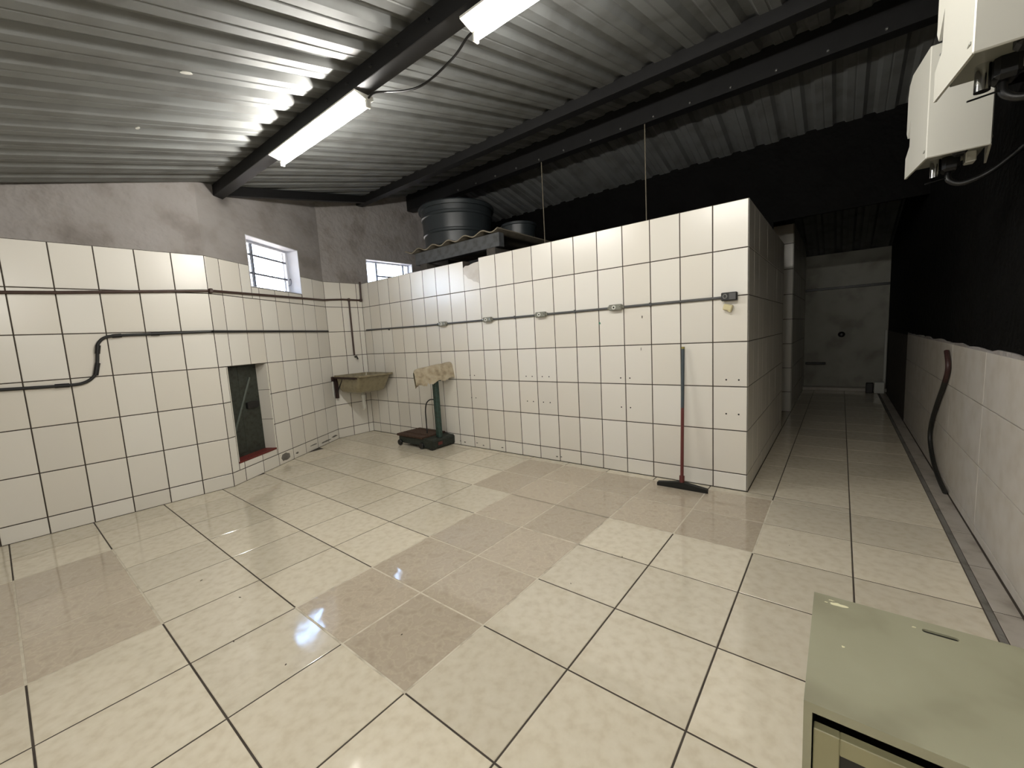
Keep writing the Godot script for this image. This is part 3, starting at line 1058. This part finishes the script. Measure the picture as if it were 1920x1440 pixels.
	for i in 4:
		var at := Vector3([-3.395, -2.638, -1.895, -1.066][i], 1.558, 0.0025)
		if first == null:
			first = thing("outlet_box", at, names[0], "outlet box", "outlet boxes along the partition conduit")
			st = begin()
			rbox(st, Vector3(-0.060, -0.027, 0), Vector3(0.060, 0.027, 0.048), 0.007)
			var case := obj("case", st, M.box_grey, first)
			st = begin()
			lathe(st, [Vector2(0.019, 0.0), Vector2(0.019, 0.006), Vector2(0.0, 0.006)], 16, Transform3D(Basis(Vector3(1, 0, 0), PI / 2), Vector3(-0.008, 0, 0.047)))
			var sock := obj("socket", st, M.white_plastic, first)
			st = begin()
			lathe(st, [Vector2(0.008, 0.0), Vector2(0.008, 0.0068), Vector2(0.0, 0.0068)], 12, Transform3D(Basis(Vector3(1, 0, 0), PI / 2), Vector3(-0.008, 0, 0.047)))
			obj("socket_opening", st, M.dark_hole, sock)
			for s: float in [-1.0, 1.0]:
				st = begin()
				tube(st, [Vector3(s * 0.055, 0, 0.018), Vector3(s * 0.078, 0, 0.016)], 0.015, 10)
				obj("collar", st, M.box_grey, first)
				st = begin()
				lathe(st, [Vector2(0.006, 0.0), Vector2(0.006, 0.003), Vector2(0.0, 0.004)], 8, Transform3D(Basis(Vector3(1, 0, 0), PI / 2), Vector3(s * 0.05, 0, 0.047)))
				obj("screw", st, M.chrome, case)
		else:
			var q := first.duplicate()
			q.name = numbered("outlet_box")
			add_child(q)
			q.position = at
			q.set_meta("label", names[i])
	var e := thing("junction_box", Vector3(-0.125, 1.56, 0.0025), "open dark grey end box of the conduit near the corner", "junction box")
	st = begin()
	rbox(st, Vector3(-0.055, -0.032, 0), Vector3(0.055, 0.032, 0.05), 0.005)
	obj("case", st, M.black_pipe, e)
	st = begin()
	rbox(st, Vector3(0.0, -0.026, 0.046), Vector3(0.05, 0.026, 0.053), 0.003)
	obj("cover", st, M.conduit, e)
	st = begin()
	var ring: Array = []
	for k in 13:
		ring.append(Vector3(-0.026 + 0.014 * cos(TAU * k / 12.0), 0.002 + 0.016 * sin(TAU * k / 12.0), 0.052))
	tube(st, ring, 0.004, 8)
	obj("wire_loop", st, M.steel, e)
	var h := thing("loose_socket", Vector3(-0.135, 1.475, 0.02), "cream plug socket dangling on its wire below the end box", "socket")
	st = begin()
	rbox(st, Vector3(-0.032, -0.022, -0.012), Vector3(0.032, 0.026, 0.030), 0.006, Transform3D(Basis(Vector3(0, 0, 1), -0.25), Vector3.ZERO))
	obj("body", st, M.beige_plastic, h)
	st = begin()
	rbox(st, Vector3(0.006, -0.030, -0.008), Vector3(0.030, -0.018, 0.026), 0.004, Transform3D(Basis(Vector3(0, 0, 1), -0.25), Vector3.ZERO))
	obj("lip", st, M.beige_plastic, h)
	st = begin()
	tube(st, curve([Vector3(-0.016, 0.022, 0.01), Vector3(-0.03, 0.045, 0.018), Vector3(-0.018, 0.065, 0.026)], 5), 0.0035, 6)
	obj("wire", st, M.white_plastic, h)

# ------------------------------------------------------------------ sink in the corner
func build_sink() -> void:
	var s := thing("corner_sink", Vector3(-5.19, 0.6, 0.03), "stained cream sink on a rusty bracket in the tiled corner", "sink")
	# local: x out from the wall, z along it (0 at the corner), y from 0.6
	var top := 0.335
	var loop := func(x0: float, x1: float, z0: float, z1: float, y: float, cr: float) -> Array:
		var out: Array = []
		for c in [[x1 - cr, z1 - cr, 0.0], [x0 + cr, z1 - cr, PI / 2], [x0 + cr, z0 + cr, PI], [x1 - cr, z0 + cr, PI * 1.5]]:
			for k in 5:
				var a: float = c[2] + PI / 2 * k / 4.0
				out.append(Vector3(c[0] + cos(a) * cr, y, c[1] + sin(a) * cr))
		return out
	var skin := func(st: SurfaceTool, loops: Array, inward: bool) -> void:
		for i in loops.size() - 1:
			var a: Array = loops[i]
			var b: Array = loops[i + 1]
			var mid := Vector3.ZERO
			for v: Vector3 in a:
				mid += v / a.size()
			for k in a.size():
				var k2 := (k + 1) % a.size()
				var hint: Vector3 = ((a[k] + a[k2]) * 0.5 - mid)
				hint.y = 0.0
				hint = hint.normalized() + Vector3(0, -0.4, 0)
				quad(st, a[k], a[k2], b[k2], b[k], -hint if inward else hint)
	var st := begin()
	var outer := [loop.call(0.02, 0.68, 0.005, 0.555, top, 0.02), loop.call(0.02, 0.68, 0.005, 0.555, top - 0.022, 0.02), loop.call(0.05, 0.645, 0.03, 0.54, top - 0.028, 0.03), loop.call(0.06, 0.57, 0.05, 0.525, 0.16, 0.04), loop.call(0.075, 0.54, 0.065, 0.50, 0.10, 0.05), loop.call(0.12, 0.48, 0.11, 0.45, 0.075, 0.06)]
	skin.call(st, outer, false)
	var bot: Array = outer[5]
	for k in bot.size():
		tri(st, bot[k], bot[(k + 1) % bot.size()], Vector3(0.285, 0.068, 0.275), Vector3(0, -1, 0))
	obj("basin", st, M.basin, s)
	st = begin()
	var inner := [loop.call(0.02, 0.68, 0.005, 0.555, top + 0.001, 0.02), loop.call(0.055, 0.645, 0.035, 0.525, top + 0.001, 0.03), loop.call(0.085, 0.555, 0.075, 0.505, 0.18, 0.05), loop.call(0.12, 0.50, 0.11, 0.46, 0.11, 0.06)]
	skin.call(st, inner, true)
	var ib: Array = inner[3]
	for k in ib.size():
		tri(st, ib[k], ib[(k + 1) % ib.size()], Vector3(0.285, 0.10, 0.275), Vector3(0, 1, 0))
	obj("bowl", st, M.basin, s)
	st = begin()
	rbox(st, Vector3(-0.005, 0.288, 0.515), Vector3(0.60, 0.315, 0.565), 0.003)
	obj("bracket_arm", st, M.bracket, s)
	st = begin()
	rbox(st, Vector3(-0.012, 0.0, 0.505), Vector3(0.035, 0.315, 0.545), 0.003)
	obj("bracket_leg", st, M.bracket, s)
	st = begin()
	tube(st, [Vector3(0.02, 0.075, 0.525), Vector3(0.22, 0.29, 0.535)], 0.008, 8)
	obj("brace", st, M.black_plastic, s)
	st = begin()
	tube(st, [Vector3(-0.012, 0.02, 0.565), Vector3(-0.008, 0.25, 0.565)], 0.010, 8)
	obj("side_rod", st, M.white_plastic, s)
	st = begin()
	rbox(st, Vector3(-0.014, 0.255, 0.55), Vector3(0.02, 0.32, 0.59), 0.006)
	obj("bracket_plate", st, M.bracket, s)
	st = begin()
	tube(st, curve([Vector3(0.285, 0.09, 0.275), Vector3(0.285, 0.0, 0.275), Vector3(0.275, -0.06, 0.27), Vector3(0.25, -0.16, 0.25), Vector3(0.20, -0.19, 0.235)], 5), 0.022, 12)
	var drain := obj("drain_pipe", st, M.white_plastic, s)
	st = begin()
	tube(st, [Vector3(0.285, 0.03, 0.275), Vector3(0.285, -0.02, 0.275)], 0.034, 12)
	obj("drain_nut", st, M.white_plastic, drain)

# ------------------------------------------------------------------ platform scale
func build_scale() -> void:
	var s := thing("platform_scale", Vector3(-3.70, 0.0, 0.18), "old green platform scale with rusty deck beside the partition", "scale")
	var st := begin()
	rbox(st, Vector3(-0.36, 0.125, -0.19), Vector3(0.17, 0.155, 0.21), 0.006)
	var deck := obj("deck", st, M.scale_rust, s)
	for z: float in [-0.10, 0.10]:
		st = begin()
		rbox(st, Vector3(-0.34, 0.153, z - 0.006), Vector3(0.15, 0.161, z + 0.006), 0.002)
		obj("deck_rib", st, M.scale_rust, deck)
	st = begin()
	rbox(st, Vector3(-0.335, 0.035, -0.175), Vector3(0.165, 0.126, 0.195), 0.008)
	obj("base_frame", st, M.scale_dark, s)
	st = begin()
	prism(st, PackedVector2Array([Vector2(0.165, 0.02), Vector2(0.34, 0.02), Vector2(0.345, 0.11), Vector2(0.325, 0.128), Vector2(0.165, 0.135)]), -0.20, 0.20)
	obj("column_housing", st, M.scale_dark, s)
	st = begin()
	rbox(st, Vector3(0.345, 0.05, 0.04), Vector3(0.349, 0.09, 0.11), 0.001)
	obj("badge", st, M.red_handle, s)
	for x: float in [-0.30, 0.14]:
		for z: float in [-0.15, 0.205]:
			st = begin()
			lathe(st, [Vector2(0.0, -0.014), Vector2(0.036, -0.014), Vector2(0.040, -0.008), Vector2(0.040, 0.008), Vector2(0.036, 0.014), Vector2(0.0, 0.014)], 18, Transform3D(Basis(Vector3(1, 0, 0), PI / 2), Vector3(x, 0.040, z)))
			obj("wheel", st, M.black_plastic, s)
	for z: float in [-0.17, 0.17]:
		st = begin()
		rbox(st, Vector3(0.28, 0.0, z - 0.03), Vector3(0.33, 0.022, z + 0.03), 0.004)
		obj("foot", st, M.black_plastic, s)
	st = begin()
	rbox(st, Vector3(0.235, 0.125, -0.015), Vector3(0.305, 0.87, 0.045), 0.008)
	obj("column", st, M.scale_green, s)
	# flared neck and the sloped head tray, long side towards the wall
	var turn := Transform3D(Basis(UP, -0.24), Vector3(0.29, 0.0, 0.03))
	st = begin()
	prism(st, PackedVector2Array([Vector2(-0.05, 0.85), Vector2(0.05, 0.85), Vector2(0.10, 0.905), Vector2(0.24, 0.955), Vector2(0.24, 0.975), Vector2(-0.22, 0.915), Vector2(-0.14, 0.885)]), -0.05, 0.05, turn * Transform3D(Basis(UP, PI / 2), Vector3.ZERO))
	obj("head_support", st, M.scale_green, s)
	st = begin()
	rbox(st, Vector3(-0.055, 0.0, -0.25), Vector3(0.055, 0.12, 0.25), 0.012, turn * Transform3D(Basis(Vector3(1, 0, 0), 0.11), Vector3(0, 0.905, 0)))
	obj("head", st, M.scale_green, s)
	st = begin()
	tube(st, curve([Vector3(0.04, 0.15, 0.02), Vector3(0.04, 0.30, 0.02), Vector3(0.043, 0.46, 0.02), Vector3(0.075, 0.555, 0.02), Vector3(0.15, 0.605, 0.02), Vector3(0.24, 0.610, 0.02)], 6), 0.008, 10)
	obj("guard_hoop", st, M.black_pipe, s)
	# cloth bag pulled over the head
	var rng := RandomNumberGenerator.new()
	rng.seed = 8
	var cover := Transform3D(Basis(UP, -0.24), Vector3(-3.41, 0.0, 0.21)) * Transform3D(Basis(Vector3(1, 0, 0), 0.11), Vector3(0, 0.90, 0))
	st = begin()
	var nz := 26
	var prof := [Vector2(0.088, -0.035), Vector2(0.084, 0.02), Vector2(0.078, 0.08), Vector2(0.072, 0.125), Vector2(0.045, 0.148), Vector2(0.0, 0.152), Vector2(-0.045, 0.146), Vector2(-0.072, 0.12), Vector2(-0.076, 0.06), Vector2(-0.080, -0.02)]
	var noise := FastNoiseLite.new()
	noise.seed = 9
	noise.frequency = 6.0
	var grid: Array = []
	for i in nz + 1:
		var z := lerpf(-0.275, 0.275, float(i) / nz)
		var pinch := 1.0 - 0.75 * pow(absf(z) / 0.275, 10.0)
		var row: Array = []
		for k in prof.size():
			var p: Vector2 = prof[k]
			var wob := noise.get_noise_3d(p.x, p.y, z) * 0.018
			var hang := 0.0
			if k == 0 or k == prof.size() - 1:
				hang = 0.025 * sin(z * 19.0 + k) + (0.04 if z > 0.15 else 0.0) - 0.02 * noise.get_noise_2d(z * 3.0, k)
				hang = -absf(hang)
			row.append(cover * Vector3(p.x * pinch + wob, p.y * (0.6 + 0.4 * pinch) + wob * 0.6 + hang, z))
		grid.append(row)
	var arr := begin()
	arr.set_smooth_group(0)
	for i in nz:
		for k in prof.size() - 1:
			for q in [[i, k], [i + 1, k], [i + 1, k + 1], [i, k], [i + 1, k + 1], [i, k + 1]]:
				arr.add_vertex(grid[q[0]][q[1]])
	arr.generate_normals()
	tag(obj("cloth_cover", arr, M.cloth), "crumpled stained cream cloth bag over the head of the scale", "cloth")

# ------------------------------------------------------------------ squeegee
func build_squeegee() -> void:
	var s := thing("floor_squeegee", Vector3(-0.45, 0.0, 0.185), "long floor squeegee with red and grey handle leaning on the partition", "squeegee")
	var st := begin()
	var a := Vector3(0.0, 0.03, 0.0)
	var top := Vector3(-0.022, 1.18, -0.145)
	var d := top - a
	tube(st, [a + d * 0.02, a + d * 0.10, a + d * 0.56], 0.0135, 12)
	obj("handle_sleeve", st, M.red_handle, s)
	st = begin()
	tube(st, [a + d * 0.56, a + d * 0.985], 0.0135, 12)
	var hnd := obj("handle", st, M.grey_handle, s)
	st = begin()
	tube(st, [a + d * 0.985, top], 0.014, 12)
	obj("end_cap", st, M.tip, hnd)
	st = begin()
	prism(st, PackedVector2Array([Vector2(-0.20, 0.012), Vector2(0.20, 0.012), Vector2(0.20, 0.032), Vector2(0.03, 0.058), Vector2(-0.03, 0.058), Vector2(-0.20, 0.032)]), -0.022, 0.022)
	obj("head", st, M.rubber, s)
	st = begin()
	rbox(st, Vector3(-0.205, 0.0, 0.006), Vector3(0.205, 0.02, 0.014), 0.002)
	obj("rubber_blade", st, M.black_plastic, s)
	st = begin()
	tube(st, [a + Vector3(0, 0.0, 0), a + d * 0.07], 0.021, 12)
	obj("socket", st, M.red_handle, s)

# ------------------------------------------------------------------ metal cabinet
func build_cabinet() -> void:
	var c := thing("metal_cabinet", Vector3(0.8635, 0.0, 2.613), "grey green metal cabinet with chipped paint and a dark window", "cabinet")
	var hx := 0.34
	var hz := 0.193
	var hh := 0.65
	var body := CSGCombiner3D.new()
	body.name = "shell"
	c.add_child(body)
	var add := func(size: Vector3, at: Vector3, op: int) -> void:
		var b := CSGBox3D.new()
		b.size = size
		b.position = at
		b.operation = op
		b.material = M.cabinet
		b.name = "piece"
		body.add_child(b, true)
	add.call(Vector3(hx * 2, hh, hz * 2), Vector3(0, hh / 2, 0), CSGShape3D.OPERATION_UNION)
	add.call(Vector3(hx * 2 - 0.026, hh - 0.036, 0.37), Vector3(0, hh / 2, 0.011), CSGShape3D.OPERATION_SUBTRACTION)
	add.call(Vector3(0.044, 0.1, 0.013), Vector3(-0.119, hh, -0.156), CSGShape3D.OPERATION_SUBTRACTION)
	for x: float in [-0.141, -0.097]:
		var cy := CSGCylinder3D.new()
		cy.radius = 0.0065
		cy.height = 0.1
		cy.sides = 16
		cy.position = Vector3(x, hh, -0.156)
		cy.operation = CSGShape3D.OPERATION_SUBTRACTION
		cy.material = M.cabinet
		cy.name = "slot_end"
		body.add_child(cy, true)
	var st := begin()
	var door := Rect2(-hx + 0.0155, 0.03, hx * 2 - 0.031, hh - 0.080)
	var pane := Rect2(door.position.x + 0.038, 0.12, door.size.x - 0.076, door.end.y - 0.034 - 0.12)
	for r: Rect2 in [Rect2(door.position.x, door.position.y, 0.038, door.size.y), Rect2(pane.end.x, door.position.y, 0.038, door.size.y), Rect2(pane.position.x, pane.end.y, pane.size.x, door.end.y - pane.end.y), Rect2(pane.position.x, door.position.y, pane.size.x, pane.position.y - door.position.y)]:
		rbox(st, Vector3(r.position.x, r.position.y, hz - 0.022), Vector3(r.end.x, r.end.y, hz - 0.003), 0.0015)
	var leaf := obj("door", st, M.cabinet_door, c)
	st = begin()
	rbox(st, Vector3(pane.position.x, pane.position.y, hz - 0.020), Vector3(pane.end.x, pane.end.y, hz - 0.014), 0.001)
	obj("door_window", st, M.dark_glass, leaf)
	st = begin()
	rbox(st, Vector3(-hx + 0.016, hh - 0.034, -0.17), Vector3(hx - 0.016, hh - 0.024, hz - 0.04), 0.002)
	obj("inner_tray", st, M.black_plastic, c)
	st = begin()
	rbox(st, Vector3(-0.1475, hh - 0.024, -0.1625), Vector3(-0.0905, hh - 0.004, -0.1495), 0.001)
	obj("slot_grommet", st, M.black_plastic, c)
	var rng := RandomNumberGenerator.new()
	rng.seed = 33
	var flat := Transform3D(Basis(Vector3(1, 0, 0), Vector3(0, 0, -1), Vector3(0, 1, 0)), Vector3(0, hh, 0))
	for p in [[-0.292, 0.163, 0.020, 0.0075], [-0.305, 0.174, 0.007, 0.002], [-0.315, 0.160, 0.004, 0.002], [-0.283, 0.003, 0.0035, 0.004], [-0.16, 0.158, 0.004, 0.002]]:
		var poly: PackedVector2Array = []
		for i in 16:
			var a := TAU * i / 16.0
			var r := rng.randf_range(0.5, 1.15)
			poly.append(Vector2(p[0] + cos(a) * p[2] * r, p[1] + sin(a) * p[3] * r))
		st = begin()
		prism(st, poly, -0.0005, 0.0003, flat)
		obj("paint_chip", st, M.chip, c)

# ------------------------------------------------------------------ white units on the black wall
func build_wall_units() -> void:
	for i in 2:
		var z1: float = [1.768, 0.924][i]
		var y0: float = [2.085, 2.035][i]
		var u := thing("wall_unit", Vector3(0.84, y0, z1), ["white metal electric unit with plugged black cable, nearer the cabinet", "white metal electric unit with plugged cable, further down the black wall"][i], "electric unit", "white metal units on the black wall")
		var hh := 0.47
		var st := begin()
		rbox(st, Vector3(0.0, 0.0, -0.012), Vector3(0.20, hh, 0.0), 0.004)
		var face := obj("front_panel", st, M.white_metal, u)
		# side cheeks, bent slightly outwards, with a hook notch behind
		var ch := PackedVector2Array([Vector2(0.0, 0.0), Vector2(0.315, 0.0), Vector2(0.315, 0.10), Vector2(0.255, 0.14), Vector2(0.248, 0.27), Vector2(0.292, 0.19), Vector2(0.312, 0.22), Vector2(0.312, hh - 0.08), Vector2(0.295, hh - 0.03), Vector2(0.25, hh), Vector2(0.0, hh)])
		for side: float in [-1.0, 1.0]:
			var run := Vector3(0.132 * side, 0, -0.991)
			st = begin()
			prism(st, ch, -0.004, 0.004, Transform3D(Basis(run, UP, run.cross(UP)), Vector3(0.004 if side < 0.0 else 0.196, 0, -0.004)))
			obj("side_cheek", st, M.white_metal, u)
		st = begin()
		rbox(st, Vector3(0.002, hh - 0.012, -0.25), Vector3(0.198, hh, -0.008), 0.003)
		obj("top_panel", st, M.white_metal, u)
		st = begin()
		rbox(st, Vector3(-0.005, 0.030, -0.30), Vector3(0.205, 0.040, -0.012), 0.002)
		obj("base_plate", st, M.box_grey, u)
		st = begin()
		lathe(st, [Vector2(0.0, 0.0), Vector2(0.008, 0.0), Vector2(0.008, 0.004), Vector2(0.0, 0.005)], 10, Transform3D(Basis(Vector3(1, 0, 0), PI / 2), Vector3(0.035, 0.42, -0.001)))
		obj("rivet", st, M.steel, face)
		# connectors hanging below
		st = begin()
		tube(st, [Vector3(0.055, 0.05, -0.19), Vector3(0.055, -0.05, -0.19)], 0.019, 14)
		obj("chrome_bush", st, M.chrome, u)
		st = begin()
		rbox(st, Vector3(0.075, -0.035, -0.24), Vector3(0.135, 0.048, -0.16), 0.012)
		obj("plug", st, M.black_plastic, u)
		st = begin()
		rbox(st, Vector3(0.095, 0.0, -0.10), Vector3(0.14, 0.048, -0.04), 0.010)
		obj("terminal", st, M.black_plastic, u)
		st = begin()
		rbox(st, Vector3(0.15, -0.015, -0.22), Vector3(0.185, 0.046, -0.16), 0.004)
		obj("label_block", st, M.white_plastic, u)
		st = begin()
		tube(st, curve([Vector3(0.10, -0.03, -0.20), Vector3(0.105, -0.075, -0.19), Vector3(0.15, -0.10, -0.18), Vector3(0.23, -0.075, -0.16), Vector3(0.32, 0.0, -0.14), Vector3(0.385, 0.05, -0.13)], 6), 0.012, 10)
		obj("cable", st, M.black_plastic, u)
		st = begin()
		tube(st, [Vector3(0.105, -0.06, -0.19), Vector3(0.02, -0.075, -0.17)], 0.003, 6)
		obj("wire_end", st, M.black_plastic, u)
		for z: float in [-0.10, -0.24]:
			st = begin()
			rbox(st, Vector3(0.20, 0.30, z - 0.015), Vector3(0.395, 0.33, z + 0.015), 0.003)
			obj("mounting_arm", st, M.black_paint, u)

# ------------------------------------------------------------------ tanks behind the partition
func build_tanks() -> void:
	var t := thing("water_tank", Vector3(-3.90, 2.66, -0.86), "large dark grey water tank on the wavy board behind the partition", "water tank")
	var st := begin()
	lathe(st, [Vector2(0.0, 0.0), Vector2(0.46, 0.0), Vector2(0.475, 0.02), Vector2(0.485, 0.17), Vector2(0.50, 0.18), Vector2(0.50, 0.21), Vector2(0.49, 0.22), Vector2(0.505, 0.40), Vector2(0.52, 0.41), Vector2(0.52, 0.44), Vector2(0.51, 0.45), Vector2(0.515, 0.52)], 48)
	obj("drum", st, M.tank, t)
	st = begin()
	lathe(st, [Vector2(0.515, 0.515), Vector2(0.545, 0.515), Vector2(0.55, 0.56), Vector2(0.53, 0.58), Vector2(0.40, 0.615), Vector2(0.12, 0.64), Vector2(0.0, 0.64)], 48)
	obj("lid", st, M.tank, t)
	st = begin()
	tube(st, [Vector3(-0.50, 0.44, 0.10), Vector3(-0.57, 0.44, 0.11)], 0.035, 12)
	obj("inlet", st, M.black_plastic, t)
	var s := thing("small_tank", Vector3(-3.03, 2.66, -1.2), "small dark grey drum standing right of the large water tank", "water tank")
	st = begin()
	lathe(st, [Vector2(0.0, 0.0), Vector2(0.20, 0.0), Vector2(0.215, 0.02), Vector2(0.235, 0.20), Vector2(0.25, 0.205), Vector2(0.25, 0.235), Vector2(0.0, 0.26)], 36)
	obj("drum", st, M.tank, s)
	st = begin()
	tube(st, [Vector3(-0.20, 0.02, 0.16), Vector3(-0.20, 0.22, 0.16)], 0.025, 10)
	obj("side_pipe", st, M.fibre, s)
	# wavy board and its beam
	var poly: PackedVector2Array = []
	for i in 61:
		poly.append(Vector2(-4.40 + 1.75 * i / 60.0, 2.632 + 0.022 * cos(TAU * (1.75 * i / 60.0) / 0.30)))
	for i in range(60, -1, -1):
		poly.append(Vector2(-4.40 + 1.75 * i / 60.0, 2.618 + 0.022 * cos(TAU * (1.75 * i / 60.0) / 0.30)))
	st = begin()
	prism(st, poly, -1.50, -0.26)
	tag(obj("wavy_board", st, M.fibre), "corrugated cement board carrying the water tanks", "board")
	var k := 0
	for z: float in [-0.34, -1.38]:
		st = begin()
		rbox(st, Vector3(-4.95 if k else -4.22, 2.43, z - 0.05), Vector3(-2.66, 2.595, z + 0.05), 0.006)
		tag(obj("tank_beam", st, M.timber), ["grey timber beam under the front of the wavy board", "grey timber beam under the back of the wavy board"][k], "beam", "beams under the tank board")
		k += 1
	var base := setting("wall_tank_base")
	for x: float in [-4.05, -2.80]:
		st = begin()
		rbox(st, Vector3(x - 0.07, 0.0, -1.43), Vector3(x + 0.07, 2.43, -0.29), 0.006)
		obj("masonry", st, M.raw_wall, base)

# ------------------------------------------------------------------ corridor
func build_corridor_things() -> void:
	var st := begin()
	var h := thing("rubber_hose", Vector3(1.200, 0.14, -1.15), "dark rubber hose hanging down the pale right wall to the floor", "hose")
	var pts: Array = []
	for p in [[1.05, -0.892], [0.93, -0.80], [0.79, -0.917], [0.60, -1.15], [0.40, -1.35], [0.25, -1.38], [0.12, -1.20], [0.05, -0.92], [0.020, -0.62]]:
		pts.append(Vector3(0.0 if p[0] > 0.05 else -0.002, p[0] - 0.14, p[1] + 1.15))
	var all := curve(pts, 6)
	tube(st, all.slice(11), 0.0155, 10)
	obj("lower_run", st, M.hose, h)
	st = begin()
	tube(st, all.slice(0, 12), 0.0155, 10)
	obj("upper_run", st, M.hose_red, h)
	# far end
	st = begin()
	rbox(st, Vector3(0.03, 0.49, -6.375), Vector3(0.35, 0.53, -6.30), 0.006)
	tag(obj("grab_bar", st, M.black_plastic), "short dark bar fixed low on the far corridor wall", "bar")
	st = begin()
	lathe(st, [Vector2(0.0, 0.0), Vector2(0.055, 0.0), Vector2(0.05, 0.02), Vector2(0.02, 0.035), Vector2(0.02, 0.06), Vector2(0.0, 0.06)], 16, Transform3D(Basis(Vector3(1, 0, 0), PI / 2), Vector3(0.576, 1.05, -6.4)))
	tag(obj("wall_valve", st, M.black_plastic), "round dark valve knob in the middle of the far wall", "valve")
	st = begin()
	rbox(st, Vector3(1.05, 0.0, -6.12), Vector3(1.19, 0.20, -5.98), 0.01)
	tag(obj("white_tub", st, M.white_plastic), "small white plastic tub on the floor at the corridor end", "tub")
	st = begin()
	rbox(st, Vector3(0.94, 0.0, -6.10), Vector3(1.04, 0.18, -6.0), 0.008)
	tag(obj("dark_bucket", st, M.black_plastic), "small dark bucket beside the white tub", "bucket")
	st = begin()
	tube(st, [Vector3(1.195, 0.0, -6.2), Vector3(1.195, 1.10, -6.2)], 0.022, 10)
	tag(obj("drain_pipe", st, M.white_plastic), "pale upright pipe in the far corner of the corridor", "pipe")
